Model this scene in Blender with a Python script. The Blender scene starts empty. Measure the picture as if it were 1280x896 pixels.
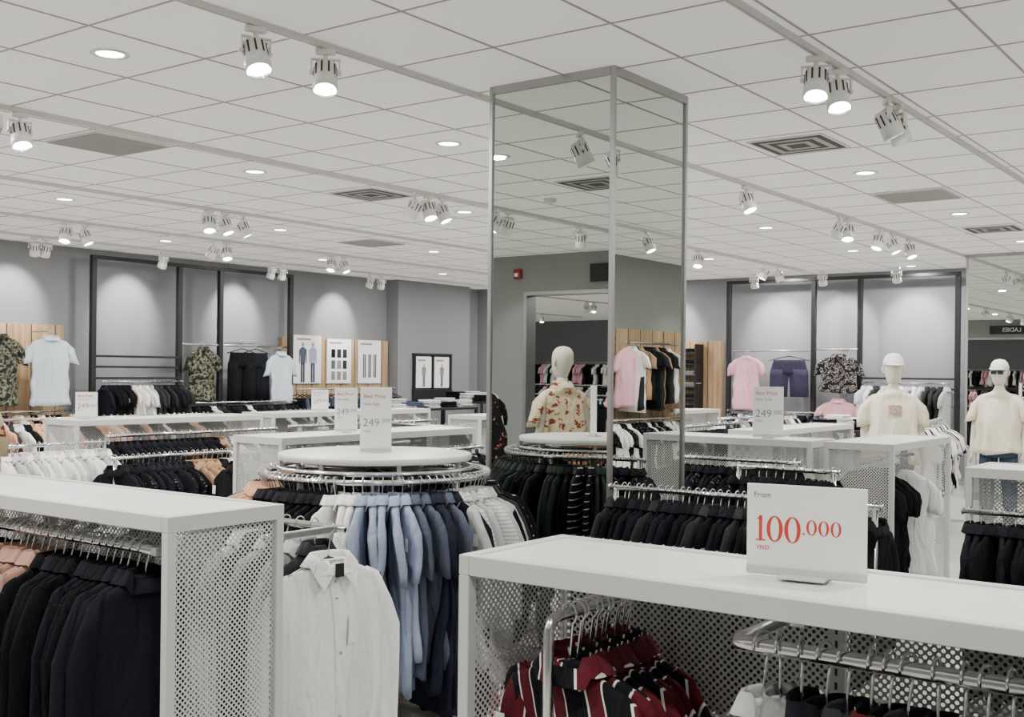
import bpy, math, random
from mathutils import Vector, Matrix
random.seed(7)
R = random.random
def U(a, b): return a + (b - a) * R()
H_CEIL = 3.2
ROOMX0, ROOMX1, ROOMY0, ROOMY1 = -2.5, 17.3, -1.75, 13.6
COL = bpy.context.scene.collection

# ------------------------------------------------------------------ materials
MATS = {}
def nodes_of(m):
    m.use_nodes = True
    nt = m.node_tree
    return nt, nt.nodes, nt.links, nt.nodes['Principled BSDF']
def mat(name, col, rough=.5, metal=0., noise=.0, scale=8., emit=None, estr=0., bump=0., bscale=60.):
    if name in MATS: return MATS[name]
    m = bpy.data.materials.new(name); nt, N, Lk, B = nodes_of(m)
    B.inputs['Base Color'].default_value = (*col, 1); B.inputs['Roughness'].default_value = rough
    B.inputs['Metallic'].default_value = metal
    tc = N.new('ShaderNodeTexCoord')
    if noise > 0:
        n = N.new('ShaderNodeTexNoise'); n.inputs['Scale'].default_value = scale; n.inputs['Detail'].default_value = 4
        Lk.new(tc.outputs['Object'], n.inputs['Vector'])
        r = N.new('ShaderNodeValToRGB')
        r.color_ramp.elements[0].position = .3; r.color_ramp.elements[1].position = .7
        r.color_ramp.elements[0].color = (*[c * (1 - noise) for c in col], 1)
        r.color_ramp.elements[1].color = (*[min(1, c * (1 + noise)) for c in col], 1)
        Lk.new(n.outputs['Fac'], r.inputs['Fac']); Lk.new(r.outputs['Color'], B.inputs['Base Color'])
    if bump > 0:
        n2 = N.new('ShaderNodeTexNoise'); n2.inputs['Scale'].default_value = bscale; n2.inputs['Detail'].default_value = 3
        Lk.new(tc.outputs['Object'], n2.inputs['Vector'])
        b = N.new('ShaderNodeBump'); b.inputs['Strength'].default_value = bump; b.inputs['Distance'].default_value = .01
        Lk.new(n2.outputs['Fac'], b.inputs['Height']); Lk.new(b.outputs['Normal'], B.inputs['Normal'])
    if emit:
        B.inputs['Emission Color'].default_value = (*emit, 1); B.inputs['Emission Strength'].default_value = estr
    MATS[name] = m; return m
def ramp(N, stops, interp='CONSTANT'):
    r = N.new('ShaderNodeValToRGB'); cr = r.color_ramp; cr.interpolation = interp
    while len(cr.elements) > 1: cr.elements.remove(cr.elements[0])
    cr.elements[0].position = stops[0][0]; cr.elements[0].color = (*stops[0][1], 1)
    for p, c in stops[1:]:
        e = cr.elements.new(p); e.color = (*c, 1)
    return r
def fabric(name, col, pattern=None, cols=None, scale=1., rough=.9, ang=0.):
    """cloth; pattern coordinates are the garment's own UV in metres"""
    if name in MATS: return MATS[name]
    m = bpy.data.materials.new(name); nt, N, Lk, B = nodes_of(m)
    B.inputs['Roughness'].default_value = rough
    B.inputs['Base Color'].default_value = (*col, 1)
    B.inputs['Specular IOR Level'].default_value = .12 if max(col) < .1 else .2
    tc = N.new('ShaderNodeTexCoord'); mp = N.new('ShaderNodeMapping')
    mp.inputs['Rotation'].default_value = (0, 0, ang)
    Lk.new(tc.outputs['UV'], mp.inputs['Vector'])
    if pattern == 'stripe':
        w = N.new('ShaderNodeTexNoise'); w.inputs['Scale'].default_value = 3; w.inputs['Detail'].default_value = 1
        Lk.new(tc.outputs['Object'], w.inputs['Vector'])
        wm = N.new('ShaderNodeVectorMath'); wm.operation = 'MULTIPLY_ADD'; wm.inputs[1].default_value = (.06, .06, 0)
        Lk.new(w.outputs['Color'], wm.inputs[0]); Lk.new(mp.outputs['Vector'], wm.inputs[2])
        s = N.new('ShaderNodeSeparateXYZ'); Lk.new(wm.outputs[0], s.inputs[0])
        mu = N.new('ShaderNodeMath'); mu.operation = 'MULTIPLY'; mu.inputs[1].default_value = scale
        fr = N.new('ShaderNodeMath'); fr.operation = 'FRACT'
        Lk.new(s.outputs['X'], mu.inputs[0]); Lk.new(mu.outputs[0], fr.inputs[0])
        r = ramp(N, cols); Lk.new(fr.outputs[0], r.inputs['Fac']); Lk.new(r.outputs['Color'], B.inputs['Base Color'])
    elif pattern == 'camo':
        n = N.new('ShaderNodeTexNoise'); n.inputs['Scale'].default_value = scale; n.inputs['Detail'].default_value = 1.5
        Lk.new(mp.outputs['Vector'], n.inputs['Vector'])
        r = ramp(N, cols); Lk.new(n.outputs['Fac'], r.inputs['Fac']); Lk.new(r.outputs['Color'], B.inputs['Base Color'])
    elif pattern == 'floral':
        n = N.new('ShaderNodeTexVoronoi'); n.inputs['Scale'].default_value = scale
        w = N.new('ShaderNodeTexNoise'); w.inputs['Scale'].default_value = scale * 2.5
        mx = N.new('ShaderNodeMixRGB'); mx.blend_type = 'ADD'; mx.inputs[0].default_value = .09
        Lk.new(mp.outputs['Vector'], w.inputs['Vector']); Lk.new(mp.outputs['Vector'], mx.inputs[1]); Lk.new(w.outputs['Color'], mx.inputs[2])
        Lk.new(mx.outputs[0], n.inputs['Vector'])
        r = ramp(N, cols); Lk.new(n.outputs['Distance'], r.inputs['Fac']); Lk.new(r.outputs['Color'], B.inputs['Base Color'])
    # drape folds: vertically stretched noise, plus fine creases
    m3 = N.new('ShaderNodeMapping'); m3.inputs['Scale'].default_value = (1, 1, .28); Lk.new(tc.outputs['Object'], m3.inputs['Vector'])
    n3 = N.new('ShaderNodeTexNoise'); n3.inputs['Scale'].default_value = 17; n3.inputs['Detail'].default_value = 2; n3.inputs['Distortion'].default_value = .6
    Lk.new(m3.outputs['Vector'], n3.inputs['Vector'])
    b3 = N.new('ShaderNodeBump'); b3.inputs['Strength'].default_value = .8; b3.inputs['Distance'].default_value = .03
    Lk.new(n3.outputs['Fac'], b3.inputs['Height'])
    n2 = N.new('ShaderNodeTexNoise'); n2.inputs['Scale'].default_value = 26; n2.inputs['Detail'].default_value = 3; n2.inputs['Distortion'].default_value = 1.
    Lk.new(tc.outputs['Object'], n2.inputs['Vector'])
    b = N.new('ShaderNodeBump'); b.inputs['Strength'].default_value = .4; b.inputs['Distance'].default_value = .01
    Lk.new(n2.outputs['Fac'], b.inputs['Height']); Lk.new(b3.outputs['Normal'], b.inputs['Normal']); Lk.new(b.outputs['Normal'], B.inputs['Normal'])
    MATS[name] = m; return m

F = {}
F['black'] = fabric('cloth_black', (.006, .0063, .0085))
F['ink'] = fabric('cloth_ink', (.011, .012, .018))
F['charcoal'] = fabric('cloth_charcoal', (.03, .031, .034))
F['grey'] = fabric('cloth_grey', (.23, .235, .24))
F['lgrey'] = fabric('cloth_light_grey', (.52, .53, .54))
F['white'] = fabric('cloth_white', (.9, .9, .89))
F['cream'] = fabric('cloth_cream', (.82, .77, .61))
F['lblue'] = fabric('cloth_light_blue', (.33, .38, .52))
F['pblue'] = fabric('cloth_pale_blue', (.58, .65, .73))
F['navy'] = fabric('cloth_navy', (.016, .019, .034))
F['slate'] = fabric('cloth_slate', (.085, .10, .145))
F['tan'] = fabric('cloth_tan', (.40, .25, .15))
F['peach'] = fabric('cloth_peach', (.72, .39, .25))
F['blush'] = fabric('cloth_blush', (.46, .27, .22))
F['pink'] = fabric('cloth_pink', (.78, .42, .5))
F['purple'] = fabric('cloth_purple', (.045, .04, .075))
F['green'] = fabric('cloth_dark_green', (.03, .04, .035))
RD = (.10, .010, .018)
RS = [(0, RD), (.34, (.8, .78, .74)), (.385, (.006, .006, .01)), (.62, (.006, .006, .01)), (.66, (.8, .78, .74)), (.705, RD)]
F['red'] = fabric('cloth_red_stripe', (.2, .03, .04), 'stripe', RS, 8., ang=.15)
F['redb'] = fabric('cloth_red_black_stripe', (.2, .03, .04), 'stripe', [(0, (.006,.006,.01)), (.5, (.8,.78,.74)), (.55, RD), (.9, (.8,.78,.74)), (.94, (.006,.006,.01))], 8.5, ang=-.25)
F['bstripe'] = fabric('cloth_black_stripe', (.02, .02, .02), 'stripe', [(0, (.008, .008, .011)), (.86, (.5, .5, .5))], 24., ang=1.57)
F['wstripe'] = fabric('cloth_white_stripe', (.7, .7, .7), 'stripe', [(0, (.70, .71, .72)), (.7, (.40, .42, .46))], 60., ang=1.57)
F['camo'] = fabric('cloth_camo', (.2, .2, .15), 'camo', [(0, (.016, .018, .016)), (.44, (.07, .075, .05)), (.53, (.23, .22, .17)), (.59, (.035, .04, .028))], 15.)
F['bcamo'] = fabric('cloth_bw_camo', (.2, .2, .2), 'camo', [(0, (.012, .012, .012)), (.48, (.3, .27, .27)), (.53, (.02, .02, .02)), (.62, (.2, .16, .16))], 15.)
F['floral'] = fabric('cloth_floral', (.7, .6, .4), 'floral', [(0, (.2, .035, .025)), (.26, (.4, .17, .09)), (.37, (.66, .57, .40))], 15.)
F['dfloral'] = fabric('cloth_dark_floral', (.02, .02, .02), 'floral', [(0, (.5, .4, .3)), (.14, (.3, .08, .05)), (.22, (.01, .01, .013))], 18.)
F['jean'] = fabric('cloth_denim', (.05, .075, .12))
F['speck'] = fabric('cloth_black_print', (.02, .02, .02), 'floral', [(0, (.6, .6, .6)), (.14, (.008, .008, .011))], 26.)

M_CHROME = mat('chrome', (.75, .75, .75), .16, 1.)
M_STEEL = mat('brushed_steel', (.55, .56, .57), .3, 1., noise=.08, scale=30)
M_HANG = mat('hanger_black', (.008, .008, .01), .35)
M_WMETAL = mat('white_metal', (.60, .61, .60), .45, noise=.02, scale=3)
M_TRACK = mat('track_white', (.64, .64, .62), .4, noise=.02)
M_FIX = mat('fixture_white', (.76, .76, .74), .35, noise=.02)
M_DARK = mat('vent_dark', (.03, .03, .03), .6)
M_BLK = mat('black_metal', (.007, .007, .009), .45, noise=.1)
M_GLOW = mat('lamp_glow', (1, 1, 1), .5, emit=(1, .97, .9), estr=26)
M_REFL = mat('reflector', (.85, .85, .85), .15, 1., emit=(1, .97, .9), estr=.8)
M_MIRROR = mat('mirror_glass', (.62, .655, .63), .0, 1.)
M_ALU = mat('aluminium_trim', (.40, .40, .40), .4, 1.)
M_PAPER = mat('sign_paper', (.88, .88, .88), .5, noise=.01)
M_RED = mat('sign_red', (.62, .04, .03), .5)
M_GTXT = mat('sign_grey_text', (.25, .24, .24), .5)
M_MANN = mat('mannequin_skin', (.68, .65, .56), .4, noise=.02)
M_TOP = mat('shelf_top', (.72, .73, .71), .4, noise=.02, scale=2)

def perforated(name, col, pitch=.018, rad=.30):
    m = bpy.data.materials.new(name); nt, N, Lk, B = nodes_of(m)
    B.inputs['Base Color'].default_value = (*col, 1); B.inputs['Roughness'].default_value = .5
    tc = N.new('ShaderNodeTexCoord')
    def cell(off):
        a = N.new('ShaderNodeVectorMath'); a.operation = 'MULTIPLY_ADD'
        a.inputs[1].default_value = (1 / pitch,) * 3; a.inputs[2].default_value = (off, off, 0)
        Lk.new(tc.outputs['UV'], a.inputs[0])
        f = N.new('ShaderNodeVectorMath'); f.operation = 'FRACTION'; Lk.new(a.outputs[0], f.inputs[0])
        s = N.new('ShaderNodeVectorMath'); s.operation = 'SUBTRACT'; s.inputs[1].default_value = (.5, .5, 0); Lk.new(f.outputs[0], s.inputs[0])
        z = N.new('ShaderNodeVectorMath'); z.operation = 'MULTIPLY'; z.inputs[1].default_value = (1, 1, 0); Lk.new(s.outputs[0], z.inputs[0])
        l = N.new('ShaderNodeVectorMath'); l.operation = 'LENGTH'; Lk.new(z.outputs[0], l.inputs[0])
        return l.outputs['Value']
    mn = N.new('ShaderNodeMath'); mn.operation = 'MINIMUM'; Lk.new(cell(0), mn.inputs[0]); Lk.new(cell(.5), mn.inputs[1])
    lt = N.new('ShaderNodeMath'); lt.operation = 'GREATER_THAN'; lt.inputs[1].default_value = rad; Lk.new(mn.outputs[0], lt.inputs[0])
    Lk.new(lt.outputs[0], B.inputs['Alpha'])
    return m
M_PERF = perforated('perforated_white_metal', (.60, .61, .60), .0185, .235)

def wall_mat(name, col):
    return mat(name, col, .85, noise=.03, scale=1.2, bump=.05, bscale=200)
M_WALL = wall_mat('wall_paint', (.215, .219, .236))
M_WALLG = wall_mat('wall_paint_grey', (.26, .275, .265))
M_CEIL = mat('ceiling_tile_fill_glow', (.77, .755, .715), .95, noise=.02, scale=25, bump=.15, bscale=300, emit=(1, .975, .91), estr=.29)  # tiles are no lamp: faint even emission added in place of bounced light
M_GRID = mat('ceiling_grid', (.40, .40, .38), .6, noise=.05)
M_FLOOR = bpy.data.materials.new('floor_tile'); nt, N, Lk, B = nodes_of(M_FLOOR)
tc = N.new('ShaderNodeTexCoord'); br = N.new('ShaderNodeTexBrick')
br.offset = 0; br.inputs['Scale'].default_value = 1; br.inputs['Brick Width'].default_value = .6; br.inputs['Row Height'].default_value = .6
br.inputs['Mortar Size'].default_value = .003
br.inputs['Color1'].default_value = (.52, .52, .5, 1); br.inputs['Color2'].default_value = (.48, .48, .465, 1); br.inputs['Mortar'].default_value = (.28, .28, .27, 1)
Lk.new(tc.outputs['Object'], br.inputs['Vector']); Lk.new(br.outputs['Color'], B.inputs['Base Color']); B.inputs['Roughness'].default_value = .3
M_WOOD = bpy.data.materials.new('oak_wood'); nt, N, Lk, B = nodes_of(M_WOOD)
tc = N.new('ShaderNodeTexCoord'); mp = N.new('ShaderNodeMapping'); mp.inputs['Scale'].default_value = (9, 9, .7)
nz = N.new('ShaderNodeTexNoise'); nz.inputs['Scale'].default_value = 2.5; nz.inputs['Detail'].default_value = 5
Lk.new(tc.outputs['Object'], mp.inputs['Vector']); Lk.new(mp.outputs['Vector'], nz.inputs['Vector'])
r = ramp(N, [(.3, (.28, .17, .085)), (.55, (.44, .30, .17)), (.75, (.54, .39, .24))], 'LINEAR')
Lk.new(nz.outputs['Fac'], r.inputs['Fac']); Lk.new(r.outputs['Color'], B.inputs['Base Color']); B.inputs['Roughness'].default_value = .5

# ------------------------------------------------------------------ mesh builder
class MB:
    def __init__(s): s.v = []; s.f = []; s.m = []; s.uv = []; s.sm = []; s.mats = []
    def mi(s, m):
        if m not in s.mats: s.mats.append(m)
        return s.mats.index(m)
    def add(s, vs, fs, m, M=None, uvs=None, smooth=True):
        o = len(s.v); k = s.mi(m)
        for i, p in enumerate(vs):
            p = Vector(p); s.uv.append(uvs[i] if uvs else (p.x, p.z))
            s.v.append(M @ p if M else p)
        for f in fs: s.f.append([o + i for i in f]); s.m.append(k); s.sm.append(smooth)
    def box(s, a, b, m, M=None):
        x0, y0, z0 = [min(a[i], b[i]) for i in range(3)]; x1, y1, z1 = [max(a[i], b[i]) for i in range(3)]
        P = [(x0,y0,z0),(x1,y0,z0),(x1,y1,z0),(x0,y1,z0),(x0,y0,z1),(x1,y0,z1),(x1,y1,z1),(x0,y1,z1)]
        for f in [(0,3,2,1),(4,5,6,7),(0,1,5,4),(1,2,6,5),(2,3,7,6),(3,0,4,7)]:
            vs = [P[i] for i in f]
            s.add(vs, [(0,1,2,3)], m, M, smooth=False)
    def bbox(s, a, b, m, bev=.004, M=None):
        x0, y0, z0 = [min(a[i], b[i]) for i in range(3)]; x1, y1, z1 = [max(a[i], b[i]) for i in range(3)]
        bev = min(bev, (x1-x0)/3, (y1-y0)/3, (z1-z0)/3)
        rings = []
        for z, ins in [(z0, bev), (z0+bev, 0), (z1-bev, 0), (z1, bev)]:
            a0, a1, b0, b1 = x0+ins, x1-ins, y0+ins, y1-ins; c = bev
            rings.append([Vector(p) for p in [(a0+c,b0,z),(a1-c,b0,z),(a1,b0+c,z),(a1,b1-c,z),(a1-c,b1,z),(a0+c,b1,z),(a0,b1-c,z),(a0,b0+c,z)]])
        s.loft(rings, m, M, True, True, smooth=False)
    def panel(s, p0, ux, uz, m, M=None):
        """flat sheet with metric UVs"""
        p0 = Vector(p0); ux = Vector(ux); uz = Vector(uz)
        s.add([p0, p0+ux, p0+ux+uz, p0+uz], [(0,1,2,3)], m, M, uvs=[(0,0),(ux.length,0),(ux.length,uz.length),(0,uz.length)], smooth=False)
    def loft(s, rings, m, M=None, c0=False, c1=False, smooth=True, closed=True):
        n = len(rings[0]); vs = [p for r in rings for p in r]; fs = []
        for i in range(len(rings)-1):
            for j in range(n if closed else n-1):
                k = (j+1) % n
                fs.append((i*n+j, i*n+k, (i+1)*n+k, (i+1)*n+j))
        if c0: fs.append(tuple(reversed(range(n))))
        if c1: fs.append(tuple(range((len(rings)-1)*n, len(rings)*n)))
        s.add(vs, fs, m, M, smooth=smooth)
    def tube(s, path, r, m, M=None, n=8, cap=True):
        path = [Vector(p) for p in path]; rings = []
        rr = r if isinstance(r, (list, tuple)) else [r]*len(path)
        prev = None
        for i, p in enumerate(path):
            t = (path[min(i+1, len(path)-1)] - path[max(i-1, 0)]).normalized()
            if prev is None:
                a = Vector((0,0,1)) if abs(t.z) < .9 else Vector((1,0,0))
                u = t.cross(a).normalized()
            else:
                u = (prev - t*prev.dot(t)).normalized()
            prev = u; w = t.cross(u)
            rings.append([p + (u*math.cos(2*math.pi*j/n) + w*math.sin(2*math.pi*j/n))*rr[i] for j in range(n)])
        s.loft(rings, m, M, cap, cap)
    def build(s, name, parent=None, loc=None):
        me = bpy.data.meshes.new(name); me.from_pydata([tuple(p) for p in s.v], [], s.f)
        for m in s.mats: me.materials.append(m)
        me.polygons.foreach_set('material_index', s.m); me.polygons.foreach_set('use_smooth', s.sm)
        uvl = me.uv_layers.new(name='UVMap'); d = []
        for l in me.loops: d.extend(s.uv[l.vertex_index])
        uvl.data.foreach_set('uv', d)
        me.update(); o = bpy.data.objects.new(name, me); COL.objects.link(o)
        if parent: o.parent = parent
        if loc: o.location = loc
        return o
def T(x, y, z, a=0, tx=0, ty=0):
    return Matrix.Translation((x, y, z)) @ Matrix.Rotation(a, 4, 'Z') @ Matrix.Rotation(tx, 4, 'X') @ Matrix.Rotation(ty, 4, 'Y')
def empty(name, loc=(0,0,0)):
    e = bpy.data.objects.new(name, None); e.empty_display_size = .1; COL.objects.link(e); e.location = loc; return e
def child(o, e):
    o.parent = e; o.matrix_parent_inverse = Matrix.Translation(e.location).inverted(); return o
def sgp(v, p): return math.copysign(abs(v)**p, v)

# ------------------------------------------------------------------ garments
HK0 = .082   # rail to hanger neck
def hanger(mb, M, W=.2, c=HK0, wire=.0026, loop=.02, n=6):
    p = [(0,0,-c-.01),(0,0,-c+.03)]
    if c > .1: p.append((.004, 0, -c+.05))
    for k in range(10):
        a = math.radians(-62 + k*29); p.append((loop*math.cos(a), 0, .012-loop*.3+loop*math.sin(a)))
    mb.tube(p, wire, M_CHROME, M, n=6)
    mb.tube([(-W,0,-c-.075),(-W*.5,0,-c-.035),(0,0,-c-.002),(W*.5,0,-c-.035),(W,0,-c-.075)], [.007,.008,.009,.008,.007], M_HANG, M, n=n)
def garment(mb, M, m, kind='shirt', L=.7, W=.215, TH=.028, sleeve=.2, n=16, collar=None, hang=True, splay=.0, detail=False, HK=HK0, wire=.0026, loop=.02, drop=0.):
    sd = U(0, 6.28); sd2 = U(0, 6.28); c = HK if hang else 0
    thin = TH < .08
    if hang: hanger(mb, M, W*.92, HK, wire, loop)
    if hang and R() < .14:
        sx = random.choice((-1, 1)); x = sx*W*.95; z = -c-.14
        mb.box((x-.017, -TH-.012, z-.055), (x+.017, -TH-.011, z), M_PAPER, M)
    c += drop
    if kind in ('shirt', 'top'):
        lv = [(.012,.27,.8),(-.004,.34,.9),(-.022,.56,.9),(-.045,.80,.85),(-.072,.95,.8),(-.11,1.,.95),(-.2,.98,1.15),(-.30*L/.7-.02,.97,1.3),(-.42*L/.7,.99,1.4),(-.52*L/.7,1.0,1.5),(-.62*L/.7,1.04,1.6),(-L,1.05,1.7)]
        if n > 14:
            l2 = []
            for i in range(len(lv)-1):
                a, b = lv[i], lv[i+1]; l2.append(a); l2.append(tuple((a[k]+b[k])/2 for k in range(3)))
            lv = l2+[lv[-1]]
    def P(phi, l):
        z, w, t = l; rp = min(1, max(0, (-z-.06)/.35))
        cx = sgp(math.cos(phi), .8); sy = sgp(math.sin(phi), .85)
        x = W*w*cx*(1+.05*rp*math.sin(3*z*8+sd))
        fold = rp*(.34*math.sin(4*phi+sd+z*2.5)+.26*math.sin(7*phi+sd2-z*3)+.16*math.sin(11*phi+sd))
        y = TH*t*sy*(1+fold) + rp*TH*.9*math.sin(cx*3.6+sd)*(1 if thin else .12) + (rp*.010*math.sin(z*7+sd2) if thin else 0)
        zz = z-c + (.014*math.sin(2*phi+sd)+.008*math.sin(5*phi+sd2) if z <= -L+.001 else 0)
        return Vector((x, y, zz))
    if kind in ('shirt', 'top'):
        rings = [[P(2*math.pi*j/n, l) for j in range(n)] for l in lv]
        mb.loft(rings, m, M, True, True)
        if kind == 'shirt':
            cm = collar or m
            nr = []
            for z, k in [(-.012, .36), (.026, .29), (.034, .31), (-.006, .46)]:
                nr.append([Vector((W*k*math.cos(a), max(TH, .03)*.95*k/.3*math.sin(a)*.9 - (.012 if math.sin(a) < 0 else 0), z-c + (-.026 if math.sin(a) < -.5 else 0))) for a in [2*math.pi*j/n for j in range(n)]])
            mb.loft(nr, cm, M)
        if detail:
            ph = -math.pi/2; a = []
            for l in lv[2:]:
                q = P(ph, l); a.append(q)
            vs = []; fs = []
            for q in a: vs += [q+Vector((-.016, -.007, 0)), q+Vector((.016, -.007, 0)), q+Vector((.019, .002, 0)), q+Vector((-.019, .002, 0))]
            for i in range(len(a)-1):
                for (u, w_) in [(0,1),(1,2),(3,0)]: fs.append((4*i+u, 4*i+w_, 4*i+4+w_, 4*i+4+u))
            mb.add(vs, fs, m, M, smooth=False)
            for i in range(2, len(a), 3):
                q = a[i]; mb.tube([q+Vector((0,-.0065,0)), q+Vector((0,-.0095,0))], .0055, M_STEEL, M, n=8)
            for sx in (-1, 1):
                q = Vector((0, -TH-.02, -c))
                vs = [q+Vector((sx*.016,0.0,-.026)), q+Vector((sx*.055,.02,.028)), q+Vector((sx*.085,.012,-.03)), q+Vector((sx*.060,-.012,-.08))]
                vs += [p+Vector((0,.006,0)) for p in vs]
                mb.add(vs, [(0,1,2,3),(7,6,5,4),(0,4,5,1),(1,5,6,2),(2,6,7,3),(3,7,4,0)], m, M, smooth=False)
            q = Vector((0, -TH-.006, -c))
            mb.add([q+Vector((-.03,0,.015)), q+Vector((.03,0,.015)), q+Vector((.0,-.012,-.06))], [(0,1,2)], F['lgrey'], M, smooth=False)
            mb.box(q+Vector((-.016,-.022,-.040)), q+Vector((.016,-.018,.004)), M_HANG, M)
            pv = []
            for zz in (-.17, -.20, -.23, -.26, -.275):
                rowp = []
                for xx in (.045, .07, .095, .12):
                    ph = -math.acos(min(1, (xx/W)**1.25))
                    q2 = P(ph, (zz, 1.0, 1.2)); rowp.append(Vector((q2.x, q2.y-.004, q2.z)))
                pv.append(rowp)
            mb.loft(pv, m, M, closed=False)
        for sx in (-1, 1):
            S = sleeve; rings = []; k = 4 if S < .3 else 7
            for i in range(k+1):
                f = i/k; z = -.040 - f*S; xx = W*(.78 + .22*min(1, f*3.5)) + splay*f + .014*math.sin(sd+f*5)*f
                g_ = min(1, .4+f*3.2)
                rx = (.058 - .020*f if S > .3 else .053 + .010*f)*W/.215*g_; ry = (TH*.95 if thin else .072)*(1-.15*f)*g_
                rr = []
                nn = max(8, n//2)
                for j in range(nn):
                    a = 2*math.pi*j/nn
                    rr.append(Vector((sx*(xx + rx*math.cos(a)), ry*math.sin(a)*(1+.35*f*math.sin(4*a+sd)) + .014*f*math.sin(f*4+sd2), z-c-.5*rx*math.cos(a)*(1-.5*f))))
                rings.append(rr if sx > 0 else list(reversed(rr)))
            mb.loft(rings, m, M, True, True)
    elif kind in ('pants', 'shorts'):
        mb.loft([[Vector((W*.8*w*math.cos(a), TH*1.2*math.sin(a), z-c-.06)) for a in [2*math.pi*j/n for j in range(n)]] for z, w in [(0,.9),(-.04,.93),(-.16,1.05),(-.22,1.08)]], m, M, True, True)
        for sx in (-1, 1):
            mb.loft([[Vector((sx*W*.44*o + W*.42*w*math.cos(a), TH*1.2*math.sin(a)*(1+.3*math.sin(3*a+sd)), z-c-.06)) for a in [2*math.pi*j/n for j in range(n)]] for z, w, o in [(-.15,1.,1.),(-.25,1.05,1.),(-.25-(L-.3)*.5,1.0,1.05),(-L,1.0 if kind == 'shorts' else .8,1.1)]], m, M, True, True)

def row(name, p0, p1, z, palette, spacing=.05, rail=True, n=12, L=.7, W=.21, TH=None, sleeve=.2, kind='shirt', face=1, rr=.013, parent=None, posts=False):
    """A rail from p0 to p1 at height z with garments hung across it. palette: list of (fraction, [keys]) or keys"""
    mb = MB(); p0 = Vector((*p0, z)); p1 = Vector((*p1, z)); d = p1-p0; Ln = d.length; d.normalize()
    ang = math.atan2(d.y, d.x) - math.pi/2
    if rail:
        mb.tube([p0-d*.03, p1+d*.03], rr, M_CHROME, n=12)
        for q, s_ in ((p0, -1), (p1, 1)): mb.tube([q+d*s_*.03, q+d*s_*.036], rr*1.35, M_CHROME, n=12)
    if posts:
        for q in (p0, p1):
            mb.tube([q, (q.x, q.y, .03)], .014, M_CHROME, n=10)
            side = Vector((-d.y, d.x, 0))*.25
            mb.tube([q-side-Vector((0,0,z-.02)), q+side-Vector((0,0,z-.02))], .014, M_CHROME, n=8)
    N_ = max(1, int(Ln/spacing)); t_ = TH or spacing*.38
    for i in range(N_+1):
        f = i/max(1, N_); pal = palette
        if isinstance(palette[0], tuple):
            for fr, ks in palette:
                pal = ks
                if f <= fr: break
        k = random.choice(pal); q = p0.lerp(p1, f) + d*U(-.25, .25)*spacing*(0 < i < N_)
        a = ang + U(-.2, .2) + (math.pi if face < 0 else 0)
        garment(mb, T(q.x, q.y, z, a, U(-.04, .04), U(-.03, .03)), F[k], kind=kind, L=L*U(.86, 1.1), W=W*U(.9, 1.05), TH=t_, sleeve=sleeve*U(.9, 1.1), n=n, splay=.015)
    o = mb.build(name)
    if parent: child(o, parent)
    return o

# ------------------------------------------------------------------ gondola shelving
def gondola(x0, x1, y0, y1, axis, z=1.18, back='mid', name='perforated_clothing_gondola'):
    e = empty(name, ((x0+x1)/2, (y0+y1)/2, 0)); mb = MB(); t = .03; q = .002
    mb.box((x0+.01, y0+.01, z-.03), (x1-.01, y1-.01, z), M_TOP)
    for ya, yb in ((y0, y0+t), (y1-t, y1)):
        mb.bbox((x0, ya, z-.042), (x1, yb, z+.004), M_WMETAL, .002)
        mb.bbox((x0+q, ya+q, .06), (x1-q, yb-q, .1), M_WMETAL, .002)
    for xa, xb in ((x0, x0+t), (x1-t, x1)):
        mb.bbox((xa, y0+t, z-.042), (xb, y1-t, z+.004), M_WMETAL, .002)
        mb.bbox((xa+q, y0+t, .06), (xb-q, y1-t, .1), M_WMETAL, .002)
    for px in (x0, x1-t):
        for py in (y0, y1-t):
            mb.bbox((px, py, 0), (px+t, py+t, z-.042), M_WMETAL, .002)
    mb.box((x0+t, y0+t, .075), (x1-t, y1-t, .095), M_TOP)
    fr = mb.build('frame'); child(fr, e)
    pb = MB()
    if axis == 'Y':
        for yy in (y0+t/2, y1-t/2): pb.panel((x0+t, yy, .1), (x1-x0-2*t, 0, 0), (0, 0, z-.145), M_PERF)
        xm = (x0+x1)/2 if back == 'mid' else x1-t/2
        pb.panel((xm, y0+t, .1), (0, y1-y0-2*t, 0), (0, 0, z-.145), M_PERF)
        k = max(1, round((y1-y0)/.8))
        for i in range(1, k): 
            yy = y0+(y1-y0)*i/k; pb.bbox((xm-.018, yy-.018, .05), (xm+.018, yy+.018, z-.045), M_WMETAL, .002)
            for s_ in range(30): pb.box((xm-.0186, yy-.003, .2+s_*.03), (xm-.018, yy+.003, .216+s_*.03), M_DARK)
    else:
        for xx in (x0+t/2, x1-t/2): pb.panel((xx, y0+t, .1), (0, y1-y0-2*t, 0), (0, 0, z-.145), M_PERF)
        ym = (y0+y1)/2 if back == 'mid' else y1-t/2
        pb.panel((x0+t, ym, .1), (x1-x0-2*t, 0, 0), (0, 0, z-.145), M_PERF)
        k = max(1, round((x1-x0)/.9))
        for i in range(1, k):
            xx = x0+(x1-x0)*i/k; pb.bbox((xx-.015, ym-.015, .05), (xx+.015, ym+.015, z-.045), M_WMETAL, .002)
    child(pb.build('perforated_panels'), e)
    return e

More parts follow.
